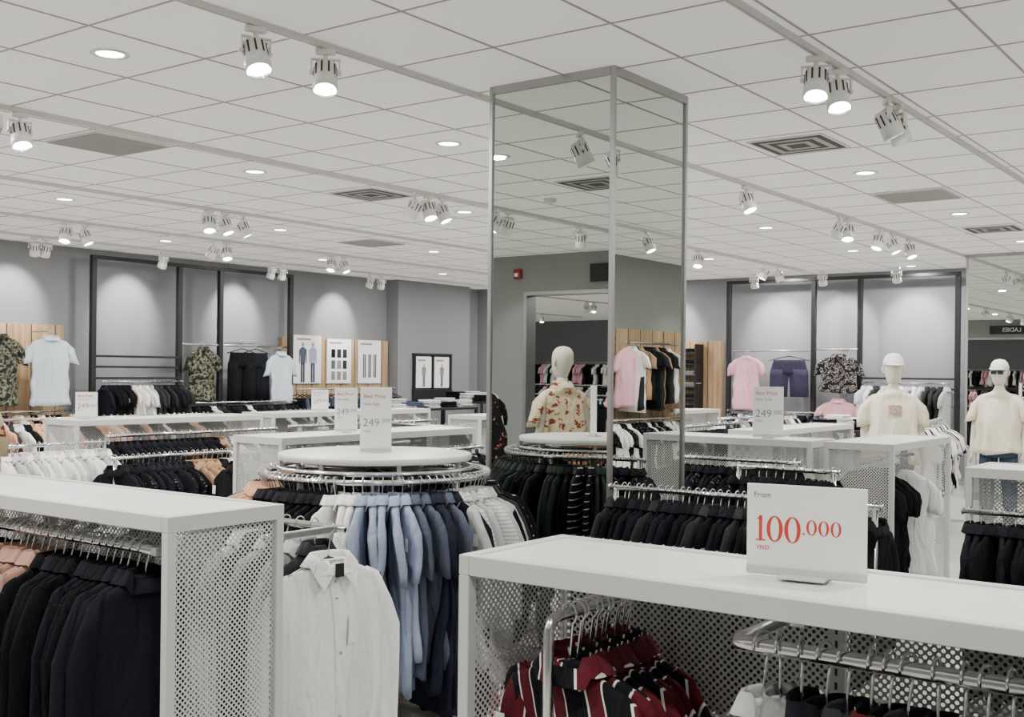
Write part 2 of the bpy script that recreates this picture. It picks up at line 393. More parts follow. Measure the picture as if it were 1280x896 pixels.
# ------------------------------------------------------------------ room shell
def slab(name, a, b, m):
    mb = MB(); mb.box(a, b, m); return mb.build(name)
DY0, DY1, DZ = 6.4, 9.04, 2.67
AX0, AY0, AY1 = -19., 2., 24.
def shell():
    slab('floor', (AX0-.2, ROOMY0-.2, -.1), (ROOMX1+.2, AY1+.2, 0), M_FLOOR)
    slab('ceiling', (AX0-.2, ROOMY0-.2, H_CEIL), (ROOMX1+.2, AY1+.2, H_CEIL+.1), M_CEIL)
    slab('wall_left', (ROOMX0-.2, ROOMY1, 0), (ROOMX1+.2, ROOMY1+.2, H_CEIL), M_WALL)
    slab('wall_far', (ROOMX1, ROOMY0, 0), (ROOMX1+.2, ROOMY1, H_CEIL), M_WALL)
    slab('wall_right', (ROOMX0-.2, ROOMY0-.2, 0), (ROOMX1+.2, ROOMY0, H_CEIL), M_WALLG)
    mb = MB()
    mb.box((ROOMX0-.2, ROOMY0, 0), (ROOMX0, DY0, H_CEIL), M_WALLG); mb.box((ROOMX0-.2, DY1, 0), (ROOMX0, ROOMY1, H_CEIL), M_WALLG)
    mb.box((ROOMX0-.2, DY0, DZ), (ROOMX0, DY1, H_CEIL), M_WALLG); mb.build('wall_rear')
    mb = MB()
    for a, b in [((DY0-.03, 0), (DY0+.02, DZ+.03)), ((DY1-.02, 0), (DY1+.03, DZ+.03)), ((DY0+.02, DZ-.02), (DY1-.02, DZ+.03))]:
        mb.box((ROOMX0-.21, a[0], a[1]), (ROOMX0+.01, b[0], b[1]), M_ALU)
    mb.build('door_1_frame')
    slab('wall_annex_back', (AX0-.2, AY0, 0), (AX0, AY1, H_CEIL), M_WALL)
    slab('wall_annex_near', (AX0, AY0-.2, 0), (ROOMX0-.2, AY0, H_CEIL), M_WALL)
    slab('wall_annex_end', (AX0, AY1, 0), (ROOMX0, AY1+.2, H_CEIL), M_WALL)
    slab('wall_annex_side', (ROOMX0-.2, ROOMY1+.2, 0), (ROOMX0, AY1, H_CEIL), M_WALL)
    slab('wall_pier', (14.7, ROOMY1-.28, 0), (16.7, ROOMY1, H_CEIL), M_WALL)
    g = MB(); c = .675; w = .0065
    x = 3.4 - c/2 - 9*c
    while x < ROOMX1:
        if x > ROOMX0: g.box((x-w, ROOMY0, H_CEIL-.003), (x+w, ROOMY1, H_CEIL), M_GRID)
        x += c
    y = 3.05 - c/2 - 8*c
    while y < ROOMY1:
        if y > ROOMY0: g.box((ROOMX0, y-w, H_CEIL-.0035), (ROOMX1, y+w, H_CEIL), M_GRID)
        y += c
    g.build('ceiling_grid')
    for nm, a, b in [('baseboard_left', (ROOMX0, ROOMY1-.02, 0), (14.7, ROOMY1, .1)), ('baseboard_far', (ROOMX1-.02, ROOMY0, 0), (ROOMX1, ROOMY1, .1))]:
        slab(nm, a, b, M_ALU)
shell()

# mirrored columns
def column(x0, y0, s=.82):
    e = empty('mirrored_column', (x0+s/2, y0+s/2, 0)); mb = MB(); t = .012
    mb.box((x0+.03, y0+.03, 0), (x0+s-.03, y0+s-.03, H_CEIL), M_WALLG)
    child(mb.build('core'), e)
    g = MB()
    i = .02
    g.panel((x0+t, y0+i, .1), (0, s-2*i, 0), (0,0,H_CEIL-.14), M_MIRROR); g.panel((x0+s-t, y0+i, .1), (0, s-2*i, 0), (0,0,H_CEIL-.14), M_MIRROR)
    g.panel((x0+i, y0+t, .1), (s-2*i, 0, 0), (0,0,H_CEIL-.14), M_MIRROR); g.panel((x0+i, y0+s-t, .1), (s-2*i, 0, 0), (0,0,H_CEIL-.14), M_MIRROR)
    child(g.build('mirror_cladding'), e)
    f = MB(); w = .026; tt = .045
    for px in (x0, x0+s-w):
        for py in (y0, y0+s-w): f.bbox((px, py, 0), (px+w, py+w, H_CEIL), M_ALU, .003)
    for ya, yb in ((y0+.001, y0+w-.002), (y0+s-w+.002, y0+s-.001)):
        f.box((x0+w, ya, H_CEIL-tt), (x0+s-w, yb, H_CEIL), M_ALU); f.box((x0+w, ya, 0), (x0+s-w, yb, .1), M_ALU)
    for xa, xb in ((x0+.001, x0+w-.002), (x0+s-w+.002, x0+s-.001)):
        f.box((xa, y0+w, H_CEIL-tt), (xb, y0+s-w, H_CEIL), M_ALU); f.box((xa, y0+w, 0), (xb, y0+s-w, .1), M_ALU)
    child(f.build('trim_frame'), e)
column(5.02, 3.06); column(15.4, 3.17)

# ------------------------------------------------------------------ ceiling fixtures
TRACKS = [-.1, 2.1, 4.02, 6.6, 9.05, 11.15, 12.75]
for y in TRACKS:
    mb = MB(); mb.bbox((-1.5, y-.017, H_CEIL-.03), (16.4, y+.017, H_CEIL), M_TRACK, .003)
    mb.box((-1.5, y-.005, H_CEIL-.0305), (16.4, y+.005, H_CEIL-.028), M_GRID)
    mb.build('lighting_track')
def spot_mesh():
    mb = MB(); n = 20
    mb.bbox((-.05, -.016, -.03), (.05, .016, 0), M_FIX, .004)
    mb.tube([(0,0,-.03),(0,0,-.055)], .012, M_FIX, n=10)
    for sx in (-1, 1):
        mb.bbox((sx*.068-.004, -.014, -.13), (sx*.068+.004, .014, -.052), M_FIX, .002)
        mb.tube([(sx*.058,0,-.12),(sx*.078,0,-.12)], .011, M_FIX, n=10)
    mb.bbox((-.072, -.014, -.058), (.072, .014, -.05), M_FIX, .002)
    tilt = Matrix.Translation((0,0,-.12)) @ Matrix.Rotation(math.radians(26), 4, 'X')
    def ring(z, r): return [Vector((r*math.cos(2*math.pi*j/n), r*math.sin(2*math.pi*j/n), z)) for j in range(n)]
    mb.loft([ring(.05,.035), ring(.055,.045), ring(.045,.054), ring(-.04,.056), ring(-.045,.060), ring(-.105,.062), ring(-.108,.058), ring(-.095,.053)], M_FIX, tilt, True, False)
    mb.loft([ring(-.105,.056), ring(-.06,.035)], M_REFL, tilt)
    mb.loft([ring(-.0955,.049), ring(-.096,.03), ring(-.097,.001)], M_GLOW, tilt)
    for j in range(10):
        a = math.pi*2*j/10
        mb.box((.0535, -.0045, -.03), (.0572, .0045, .035), M_DARK, tilt @ Matrix.Rotation(a, 4, 'Z'))
    o = mb.build('track_spotlight'); return o
SP = spot_mesh(); first = [True]
def lamp(name, kind, loc, power, rot, parent=None, **kw):
    l = bpy.data.lights.new(name, kind); l.energy = power; l.color = kw.pop('color', (1, .965, .91))
    for k, v in kw.items(): setattr(l, k, v)
    o = bpy.data.objects.new(name, l); COL.objects.link(o); o.location = loc; o.rotation_euler = rot
    if parent: child(o, parent)
    return o
def spot(x, y, az, power=0, slope=-1.0, cone=62):
    """az = heading of the beam in degrees (world, 0 = +X)"""
    if first[0]: o = SP; first[0] = False
    else:
        o = bpy.data.objects.new('track_spotlight', SP.data); COL.objects.link(o)
    o.location = (x, y, H_CEIL-.03)
    o.rotation_euler = (0, 0, math.radians(az-90))
    if power:
        d = Vector((math.cos(math.radians(az)), math.sin(math.radians(az)), slope)).normalized()
        q = d.to_track_quat('-Z', 'Y'); p = Vector((x, y, H_CEIL-.16)) + d*.13
        l = lamp('spot_beam', 'SPOT', p, power, q.to_euler(), spot_size=math.radians(cone), spot_blend=.7, shadow_soft_size=.04)
    return o
for x, y, az in [(3.45,4.02,250),(3.89,4.02,225),(8.72,4.02,250),(10.87,4.02,100),(11.1,4.02,200),(12.05,4.02,160),(12.5,4.02,260),(13.1,4.02,240),
                 (5.34,2.1,200),(5.63,2.1,215),(6.4,2.1,300),(6.58,2.1,330),(3.62,6.6,200),(3.8,6.6,260),(7.48,6.6,120),(7.67,6.6,250),(7.86,6.6,280),
                 (12.9,6.6,200),(14.95,6.6,130),(15.4,6.6,310),(7.2,9.05,240),(7.4,9.05,280),(7.63,9.05,310),
                 (6.96,11.15,220),(7.19,11.15,300),(8.94,11.15,130),(9.14,11.15,250),(10.95,11.15,200),(11.18,11.15,280),
                 (1.0,4.02,60),(1.2,6.6,100),(1.4,6.6,30),(2.6,9.05,60),(-.3,9.05,100),(-.1,6.6,150),(1.6,9.05,200),(9.6,-.1,60),(11.0,-.1,100),(7.0,-.1,200),(2.8,-.1,60)]:
    spot(x, y, az)
for x in (7.7, 9.4, 11.3, 13.4): spot(x, 12.75, 90, 150, -.75, 68)
for x in (7.55, 11.5, 13.65): spot(x, 12.75, 60)
for y in (5.2, 6.3, 7.4, 9.3, 11.15): spot(16.35, y, 0, 150, -.75, 68)
for x in (12.6, 14.6): spot(x, -.1, 270, 60)
spot(-1.2, 9.05, 180, 40)
# beams of existing heads onto the floor displays
for x, y, tx, ty, pw in [(3.45,4.02,2.6,3.0,60),(3.89,4.02,3.75,3.3,70),(5.34,2.1,4.6,1.9,50),(3.62,6.6,3.0,4.0,50),(8.72,4.02,9.8,3.2,50),(7.48,6.6,5.8,5.4,50),(1.0,4.02,2.6,2.7,60),(2.8,-.1,2.1,1.0,40)]:
    s0 = Vector((x, y, H_CEIL-.28)); d = Vector((tx, ty, 1.0)) - s0
    lamp('spot_beam', 'SPOT', s0 + d.normalized()*.05, pw, d.to_track_quat('-Z', 'Y').to_euler(), spot_size=math.radians(46), spot_blend=.8, shadow_soft_size=.04)
def downlight_mesh():
    mb = MB(); n = 24
    def ring(z, r): return [Vector((r*math.cos(2*math.pi*j/n), r*math.sin(2*math.pi*j/n), z)) for j in range(n)]
    mb.loft([ring(0,.098), ring(-.006,.096), ring(-.008,.075), ring(-.002,.068)], M_FIX)
    mb.loft([ring(-.003,.069), ring(-.003,.03), ring(-.003,.001)], M_GLOW)
    return mb.build('recessed_downlight')
DL = downlight_mesh(); k = 0
POS = [(x, y, 44) for x in (.7, 3.4, 6.1, 8.8, 11.5, 14.2, 16.6) for y in (.35, 3.05, 5.07, 7.1, 9.8, 11.9) if (x, y) not in ((6.1, 3.05), (3.4, 3.05))]
POS += [(-5.5, 8, 90), (-5.5, 12, 90), (-9.5, 10, 90), (-9.5, 15, 90), (-14, 12, 90), (-14, 18, 90), (-6, 17, 0), (-11, 20, 0), (-7.5, 10, 0), (-7.5, 13, 0), (-12, 14, 0), (-16, 15, 0)]
for x, y, pw in POS:
    if k == 0: o = DL
    else: o = bpy.data.objects.new('recessed_downlight', DL.data); COL.objects.link(o)
    k += 1; o.location = (x, y, H_CEIL)
    if pw: lamp('downlight_beam', 'AREA', (x, y, H_CEIL-.015), pw, (0, 0, 0), shape='DISK', size=.12)
def vent(x, y, dark=True):
    mb = MB(); s = .25 if dark else .29
    mb.bbox((x-s-.02, y-s-.02, H_CEIL-.012), (x+s+.02, y+s+.02, H_CEIL-.004), M_TRACK, .002)
    if dark:
        for i in range(5):
            a = s*(1-i/5.5); mb.box((x-a, y-a, H_CEIL-.013-i*.001), (x+a, y+a, H_CEIL-.0122-i*.001), M_DARK if i % 2 == 0 else M_GRID)
    else:
        for i in range(24):
            yy = y-s+i*.0245; mb.box((x-s, yy, H_CEIL-.018), (x+s, yy+.012, H_CEIL-.012), M_GRID)
    mb.build('ceiling_air_vent')
vent(4.75, 7.1, False); vent(7.45, 7.1); vent(7.45, 3.05); vent(10.15, 3.05, False); vent(12.85, 3.05); vent(10.3, 9.8, False); vent(2.0, 5.07)
mb = MB(); mb.tube([(1.5,5.9,H_CEIL),(1.5,5.9,H_CEIL-.03),(1.5,5.9,H_CEIL-.045)], [.06,.058,.03], M_FIX, n=20); mb.build('smoke_detector')

# ------------------------------------------------------------------ foreground right gondola
g = gondola(2.0, 2.42, -.6, 1.62, 'Y', back='far')
mb = MB()
mb.tube([(2.40,1.40,1.06),(2.08,1.40,1.06),(2.055,1.40,1.055),(2.045,1.40,1.03),(2.045,1.40,.55)], .0125, M_CHROME, n=12)
for i in range(11):
    x = 2.10+i*.0265
    garment(mb, T(x, 1.385+U(-.008,.008), 1.06, -math.pi/2+U(-.18,.18)-.14, U(-.03,.03), U(-.05,.05)), F['red' if i % 2 else 'redb'], L=.68, W=.235, TH=.019, sleeve=.5, n=28, HK=.112, wire=.003, loop=.024)
child(mb.build('striped_shirts_on_arm'), g)
mb = MB(); zr = 1.07
mb.tube([(2.41,.97,zr),(2.09,.97,zr),(2.07,.96,zr),(2.07,.93,zr),(2.07,-.55,zr)], .0155, M_CHROME, n=16)
for yy in (.975,): mb.bbox((2.395,yy-.02,zr-.03),(2.41,yy+.02,zr+.03), M_STEEL, .002)
i = 0; y = .91
pal = ['lgrey','grey','ink','black','charcoal','redb','black','charcoal','black']
while y > -.5:
    garment(mb, T(2.07, y, zr, math.radians(U(-24,16)), U(-.05,.05)), F[pal[i % len(pal)]], L=.62, W=.19, TH=.015, sleeve=.45, n=18, HK=.105, wire=.0032, loop=.026, drop=.008, kind='shirt'); y -= U(.022,.05); i += 1
child(mb.build('garments_on_side_rail'), g)

# foreground left gondola
g = gondola(1.97, 2.40, 2.64, 4.5, 'Y')
mb = MB(); zr = 1.06
mb.tube([(2.07,2.82,zr),(2.07,4.45,zr)], .0145, M_CHROME, n=14)
mb.bbox((2.05,2.80,zr-.015),(2.19,2.83,zr+.015), M_STEEL, .003); mb.bbox((2.05,3.7,zr-.015),(2.19,3.73,zr+.015), M_STEEL, .003)
y = 2.88; i = 0
while y < 4.42:
    key = random.choice(['black','ink','black']) if (y < 3.40 or y > 3.66) else 'blush'
    garment(mb, T(2.07, y, zr, U(-.28,.16), U(-.05,.05), U(-.03,.03)), F[key], L=.78, W=.19, TH=.027 if y < 3 else .020, sleeve=.6, n=24, wire=.003, loop=.024, HK=.09); y += U(.034,.055); i += 1
child(mb.build('black_jackets_on_rail'), g)
mb = MB(); zr = 1.07
mb.tube([(2.70,2.68,zr),(2.70,4.4,zr)], .0135, M_CHROME, n=12); mb.bbox((2.38,2.70,zr-.012),(2.72,2.72,zr+.012), M_STEEL, .003); mb.bbox((2.38,4.3,zr-.012),(2.72,4.32,zr+.012), M_STEEL, .003)
garment(mb, T(2.65, 2.70, zr, math.radians(-12)), F['white'], L=.82, W=.225, TH=.042, sleeve=.62, n=40, detail=True, splay=.02, HK=.09, drop=.014)
y = 2.82
while y < 4.35:
    garment(mb, T(2.70, y, zr, U(-.1,.1), U(-.04,.04)), F[random.choice(['white','lgrey','ink','charcoal'])], L=.72, W=.19, TH=.022, sleeve=.55, n=14); y += .07
child(mb.build('white_shirts_on_rail'), g)

# ------------------------------------------------------------------ round rack
CX, CY = 4.04, 3.80
e = empty('round_clothing_rack', (CX, CY, 0)); mb = MB()
def cring(z, r, n=56): return [Vector((CX+r*math.cos(2*math.pi*j/n), CY+r*math.sin(2*math.pi*j/n), z)) for j in range(n)]
mb.loft([cring(1.172,.44), cring(1.172,.462), cring(1.176,.468), cring(1.198,.468), cring(1.202,.462), cring(1.202,.02)], M_TOP, None, True, True)
child(mb.build('round_table_top'), e)
mb = MB()
for rz, rad in ((1.105, .54), (1.135, .47)):
    p = [(CX+rad*math.cos(2*math.pi*j/48), CY+rad*math.sin(2*math.pi*j/48), rz) for j in range(49)]
    mb.tube(p, .0125, M_CHROME, n=10, cap=False)
for k in range(8):
    a = math.pi/4*k+.2; c, s_ = math.cos(a), math.sin(a)
    mb.bbox((-.01,-.01,1.09),(.01,.01,1.172), M_STEEL, .002, T(CX+.455*c, CY+.455*s_, 0, a))
    mb.tube([(CX, CY, 1.12),(CX+.54*c, CY+.54*s_, 1.11)], .009, M_CHROME)
for k in range(4):
    a = math.pi/2*k+.3; c, s_ = math.cos(a), math.sin(a)
    mb.tube([(CX+.42*c, CY+.42*s_, 1.12),(CX+.42*c, CY+.42*s_, .04)], .016, M_CHROME)
    mb.tube([(CX, CY, .05),(CX+.55*c, CY+.55*s_, .03)], .016, M_CHROME)
mb.tube([(CX,CY,0),(CX,CY,1.12)], .02, M_CHROME)
child(mb.build('rack_frame'), e)
mb = MB(); th = 100
while th < 458:
    t = th; L = .68; S = .5; st = U(2.8, 4.2); TH_ = .018
    if t < 122: key = 'black'
    elif t < 158: key = random.choice(['peach','tan','peach'])
    elif t < 202: key = random.choice(['black','ink','black'])
    elif t < 215: key = 'white'; st = 4.4; TH_ = .023
    elif t < 236: key = 'lblue'; L = .74; S = .27; st = 4.6; TH_ = .024
    elif t < 246: key = 'slate'; L = .80; S = .26; st = 4.2; TH_ = .022
    elif t < 261: key = random.choice(['navy','slate','ink']); L = .9; S = .26
    elif t < 290: key = random.choice(['lgrey','wstripe']); st = 4.4; TH_ = .023
    elif t < 345: key = random.choice(['bstripe','green','black'])
    else: key = random.choice(['black','green','charcoal'])
    a = math.radians(t); rad = .54
    garment(mb, T(CX+rad*math.cos(a), CY+rad*math.sin(a), 1.105, a+U(-.22,.22), U(-.06,.06), U(-.04,.04)), F[key], L=L*U(.88,1.1), W=.2*U(.88,1.08), TH=TH_, sleeve=S, n=22, splay=.012)
    th += st
child(mb.build('hanging_shirts'), e)

# ------------------------------------------------------------------ signs
def text(body, size, M, m, parent, align='LEFT'):
    c = bpy.data.curves.new('text_' + body.lower().replace(' ', '_').replace('.', ''), 'FONT'); c.body = body; c.size = size; c.extrude = .0003; c.align_x = align
    c.materials.append(m); o = bpy.data.objects.new(c.name, c); COL.objects.link(o)
    mw = M.copy(); o.parent = parent; o.matrix_parent_inverse = Matrix.Translation(parent.location).inverted(); o.matrix_basis = mw
    return o
def zero(mb, cx, cz, w, h, m, M, y):
    n = 28; vs = []; fs = []
    for j in range(n):
        a = 2*math.pi*j/n
        vs.append((cx+w/2*math.cos(a), y, cz+h/2*math.sin(a))); vs.append((cx+w*.27*math.cos(a), y, cz+h*.46*math.sin(a)))
    for j in range(n):
        k = (j+1) % n; fs.append((2*j, 2*k, 2*k+1, 2*j+1))
    mb.add(vs, fs, m, M, smooth=False)
def sign_holder(x, y, z, ang, w, h, big=False):
    """ang: rotation so that local -Y is the printed face"""
    e = empty('price_sign', (x, y, z)); M = T(x, y, z, ang); mb = MB()
    mb.bbox((-w/2, -.0025, .016), (w/2, .0025, .016+h), M_PAPER, .001, M)
    mb.bbox((-w*.5, -.008, 0.001), (w*.5, .008, .02), M_WMETAL, .002, M)
    mb.bbox((-w*.2, -.045, .0), (w*.2, .045, .005), M_WMETAL, .001, M)
    child(mb.build('sign_card'), e)
    tm = lambda lx, lz: M @ Matrix.Translation((lx, -.0032, lz)) @ Matrix.Rotation(math.pi/2, 4, 'X')
    if big:
        mb = MB(); yy = -.0034; b = .070; hh = .052
        x0 = -w/2+.018
        mb.box((x0+.008, yy, b), (x0+.0145, yy+.0005, b+hh), M_RED, M)
        mb.box((x0+.001, yy-.0001, b), (x0+.0215, yy+.0005, b+.0028), M_RED, M)
        mb.add([(x0+.001,yy-.0001,b+hh-.009),(x0+.008,yy-.0001,b+hh-.007),(x0+.0145,yy-.0001,b+hh),(x0+.012,yy-.0001,b+hh)], [(0,1,2,3)], M_RED, M, smooth=False)
        zero(mb, x0+.041, b+hh/2, .034, hh+.002, M_RED, M, yy); zero(mb, x0+.078, b+hh/2, .034, hh+.002, M_RED, M, yy)
        mb.box((x0+.099, yy, b+.018), (x0+.103, yy+.0005, b+.022), M_RED, M)
        for q in range(3): zero(mb, x0+.117+q*.0245, b+.018+.0155, .0215, .031, M_RED, M, yy)
        child(mb.build('price_numerals'), e)
        text('From', .017, tm(-w/2+.014, h-.012), M_GTXT, e); text('VND', .013, tm(-w/2+.02, .052), M_RED, e)
    else:
        text('Best Price', w*.17, tm(-w*.4, h*.88), M_RED, e); text('Now Only', w*.12, tm(-w*.4, h*.76), M_GTXT, e)
        text('249', w*.36, tm(-w*.42, h*.42), M_GTXT, e); text('.000', w*.19, tm(w*.14, h*.48), M_GTXT, e); text('VND', w*.11, tm(-w*.4, h*.32), M_GTXT, e)
    return e
R90 = math.radians(90)
sign_holder(2.22, .885, 1.185, -R90+math.radians(8), .245, .172, big=True)
sign_holder(CX, CY, 1.203, math.radians(-46), .152, .30)
sign_holder(5.5, 5.45, 1.185, math.radians(-35), .155, .28)
sign_holder(7.05, 3.08, 1.185, -math.radians(62), .20, .32)
sign_holder(5.35, 8.25, 1.185, math.radians(-40), .17, .2)
sign_holder(8.1, 8.4, 1.185, math.radians(-40), .17, .2)

# ------------------------------------------------------------------ mid-ground gondolas
g = gondola(4.7, 6.6, 5.2, 5.65, 'X')
row('hanging_garments', (4.85,5.08), (6.5,5.08), 1.05, ['black','speck','ink','bstripe'], .05, parent=g)
row('hanging_garments', (4.85,5.8), (6.5,5.8), 1.05, ['black','speck','grey'], .07, parent=g, n=10)
g = gondola(5.1, 7.0, 8.0, 8.45, 'X')
row('hanging_garments', (5.3,7.86), (7.0,7.86), 1.06, [(.5,['speck','black','ink']),(.64,['tan','black']),(1,['black','charcoal','cream','slate'])], .05, parent=g, L=.6)
g = gondola(7.3, 9.6, 8.2, 8.65, 'X')
row('hanging_garments', (7.4,8.06), (9.5,8.06), 1.06, ['black','grey','charcoal','black','speck'], .065, parent=g, n=10)
row('clothing_rail', (4.0,7.25), (4.85,7.25), 1.06, ['white','white','lgrey'], .045, L=.5, posts=True)
row('clothing_rail', (4.6,6.75), (5.6,6.75), .98, [(.6,['speck','black','ink']),(.75,['tan']),(1,['tan','charcoal','black','cream'])], .045, L=.55, posts=True)
# right of the column
g = gondola(6.85, 7.27, 2.7, 4.3, 'Y')
row('hanging_garments', (6.72,2.75), (6.72,4.2), 1.05, ['black','speck','ink','black'], .05, parent=g)
g = gondola(6.9, 8.15, 2.2, 2.64, 'X', back='far')
row('hanging_garments', (7.0,2.45), (7.4,2.45), 1.05, ['black','ink'], .055, parent=g, face=-1)
mb = MB(); mb.tube([(7.4,2.45,1.05),(8.1,2.45,1.05)], .013, M_CHROME)
garment(mb, T(7.55, 2.32, 1.05, -R90), F['white'], L=.68, W=.18, TH=.03, sleeve=.22, n=20, kind='top')
child(mb.build('white_t_shirts'), g)
g = gondola(5.42, 5.86, -.2, 1.4, 'Y')
row('hanging_garments', (5.28,.1), (5.28,1.34), 1.0, ['black','black','ink'], .045, parent=g, L=.7)
row('clothing_rail', (4.78,1.6), (4.78,2.88), 1.04, ['black','black','ink','charcoal'], .04, posts=True, L=.62, sleeve=.5, n=16)
row('clothing_rail', (4.28,1.75), (4.28,2.75), .84, ['black','black','ink'], .05, posts=True, L=.5, sleeve=.4, n=14)
row('clothing_rail', (5.9,2.2), (5.9,2.75), 1.08, ['black','speck','ink'], .05, posts=True, L=.6, sleeve=.4, n=12)
for (a, b, z_, pal) in [((9.0,5.0),(10.8,5.0),1.1,['black','charcoal','grey','ink']), ((11.5,5.6),(13.6,5.6),1.1,['black','grey','white','ink']),
                        ((9.5,6.6),(11.8,6.6),1.1,['black','speck','ink','charcoal']), ((9.2,10.2),(11.6,10.2),1.1,['black','grey','speck','white']),
                        ((5.6,10.1),(8.2,10.1),1.1,['white','black','peach','black','charcoal']), ((12.4,9.0),(15.0,9.0),1.1,['black','ink','grey']),
                        ((11.0,3.3),(12.9,3.6),1.12,['lgrey','white','black']), ((7.9,6.4),(7.9,7.4),1.1,['black','ink','bstripe'])]:
    row('clothing_rail', a, b, z_, pal, .075, posts=True, n=8, L=.62)
for (x0,x1,y0,y1,ax) in [(9.0,11.0,3.9,4.3,'X'),(12.0,14.2,6.9,7.3,'X'),(9.6,12.0,7.5,7.95,'X')]:
    gondola(x0,x1,y0,y1,ax,z=1.12)

def folded(mb, x, y, z, a, key, layers=4):
    for i in range(layers):
        rings = []; w, d, h = .15+U(-.008,.008), .12+U(-.008,.008), .022; n = 20
        for zz, k in [(0,.93),(.004,1),(h-.004,1),(h,.93),(h+.001,.4)]:
            rings.append([Vector((w*k*sgp(math.cos(p),.35), d*k*sgp(math.sin(p),.35), zz+.002*math.sin(5*p+i))) for p in [2*math.pi*j/n for j in range(n)]])
        mb.loft(rings, F[key], T(x+U(-.01,.01), y+U(-.01,.01), z+i*h, a+U(-.06,.06)), True, True)
def table(x0, x1, y0, y1, z, keys, seed=0):
    e = empty('display_table', ((x0+x1)/2, (y0+y1)/2, 0)); mb = MB(); t = .04
    mb.bbox((x0,y0,z-.035),(x1,y1,z), M_BLK, .004)
    for px in (x0, x1-t):
        for py in (y0, y1-t): mb.bbox((px,py,0),(px+t,py+t,z-.03), M_BLK, .003)
    mb.bbox((x0+.03,y0+.03,.2),(x1-.03,y1-.03,.225), M_BLK, .003)
    child(mb.build('table_frame'), e); mb = MB()
    nx = int((x1-x0)/.36); ny = max(1, int((y1-y0)/.3))
    for i in range(nx):
        for j in range(ny):
            folded(mb, x0+(i+.5)*(x1-x0)/nx, y0+(j+.5)*(y1-y0)/ny, z, 0, random.choice(keys), random.randint(3, 7))
    child(mb.build('folded_clothes'), e)
table(12.4, 14.0, 12.2, 12.8, .95, ['black','jean','ink','grey']); table(14.9, 16.2, 11.6, 12.5, 1.1, ['black','white','ink','black','lgrey'])
table(14.0, 15.2, 7.6, 8.3, .95, ['lgrey','white','ink','tan']); table(13.2, 14.6, 4.6, 5.3, .95, ['black','white','grey']); table(11.6, 13.9, 10.9, 11.6, 1.05, ['black','ink','jean','black','lgrey'])

# ------------------------------------------------------------------ wall displays
def tall_frame(pts, axis, wallc, off, top=3.08):
    e = empty('black_display_frame', (0,0,0)); mb = MB(); w = .035
    for p in pts:
        if axis == 'X': mb.bbox((p-w, wallc-off-w, 0), (p+w, wallc-off+w, top-.05), M_BLK, .004)
        else: mb.bbox((wallc-off-w, p-w, 0), (wallc-off+w, p+w, top-.05), M_BLK, .004)
    a, b = min(pts), max(pts)
    if axis == 'X': mb.bbox((a-w, wallc-off-w, top-.05), (b+w, wallc-off+w, top), M_BLK, .004)
    else: mb.bbox((wallc-off-w, a-w, top-.05), (wallc-off+w, b+w, top), M_BLK, .004)
    child(mb.build('posts'), e); return e
YF, XF = 13.6, 17.3
e = tall_frame([8.64, 10.0, 10.72, 12.08], 'X', YF, .4)
mb = MB()
for z in (1.74, 1.60, 1.45): mb.bbox((8.6, YF-.44, z), (10.0, YF-.42, z+.03), M_BLK, .003)
for z in (1.95,): mb.tube([(10.0,YF-.4,z),(12.05,YF-.4,z)], .014, M_STEEL)
child(mb.build('cross_bars'), e)
row('hanging_garments', (8.75,YF-.5), (9.95,YF-.5), 1.42, [(.35,['black','ink']),(.62,['white','cream','charcoal','lgrey']),(1,['black','black','charcoal','ink'])], .07, n=10, L=.62, parent=e)
row('hanging_garments', (10.1,YF-.6), (12.0,YF-.6), 1.12, ['black','black','charcoal','ink','white'], .08, n=8, L=.62, parent=e)
row('hanging_garments', (7.0,YF-.5), (8.5,YF-.5), 1.05, ['white','black','tan','charcoal'], .09, n=8, L=.62, parent=e)
def faceout(name, items, e=None):
    for (x, y, z, a, key, kind, W, L, S) in items:
        mb = MB()
        q = Vector((x, y, z)); mb.tube([q, q+Matrix.Rotation(a, 4, 'Z') @ Vector((0, .4, 0))], .009, M_STEEL)
        garment(mb, T(x, y, z, a), F[key], kind=kind, W=W, L=L, sleeve=S, TH=.045, n=28, splay=.05)
        mb.build(name)
faceout('display_shirt', [(10.35,YF-.5,1.97,0,'camo','shirt',.22,.76,.28),(11.05,YF-.5,1.99,0,'black','shorts',.30,.76,.2),(11.38,YF-.42,1.99,0,'ink','shorts',.30,.74,.2),(11.8,YF-.5,1.93,0,'pblue','shirt',.215,.76,.3),
    (7.95,YF-.55,2.05,0,'pblue','shirt',.26,.84,.28),(7.3,YF-.55,2.05,0,'camo','shirt',.23,.84,.3)])
mb = MB(); mb.bbox((7.0,YF-.09,.1),(8.42,YF,2.15), M_WOOD); 
for i in range(4): mb.box((7.3+i*.33,YF-.093,.1),(7.31+i*.33,YF-.088,2.15), M_BLK)
mb.build('oak_wall_panel')
mb = MB(); mb.bbox((12.2,YF-.09,.1),(14.65,YF,2.12), M_WOOD)
for i in range(7): mb.box((12.5+i*.33,YF-.093,.1),(12.51+i*.33,YF-.088,2.12), M_BLK)
mb.build('oak_wall_panel')
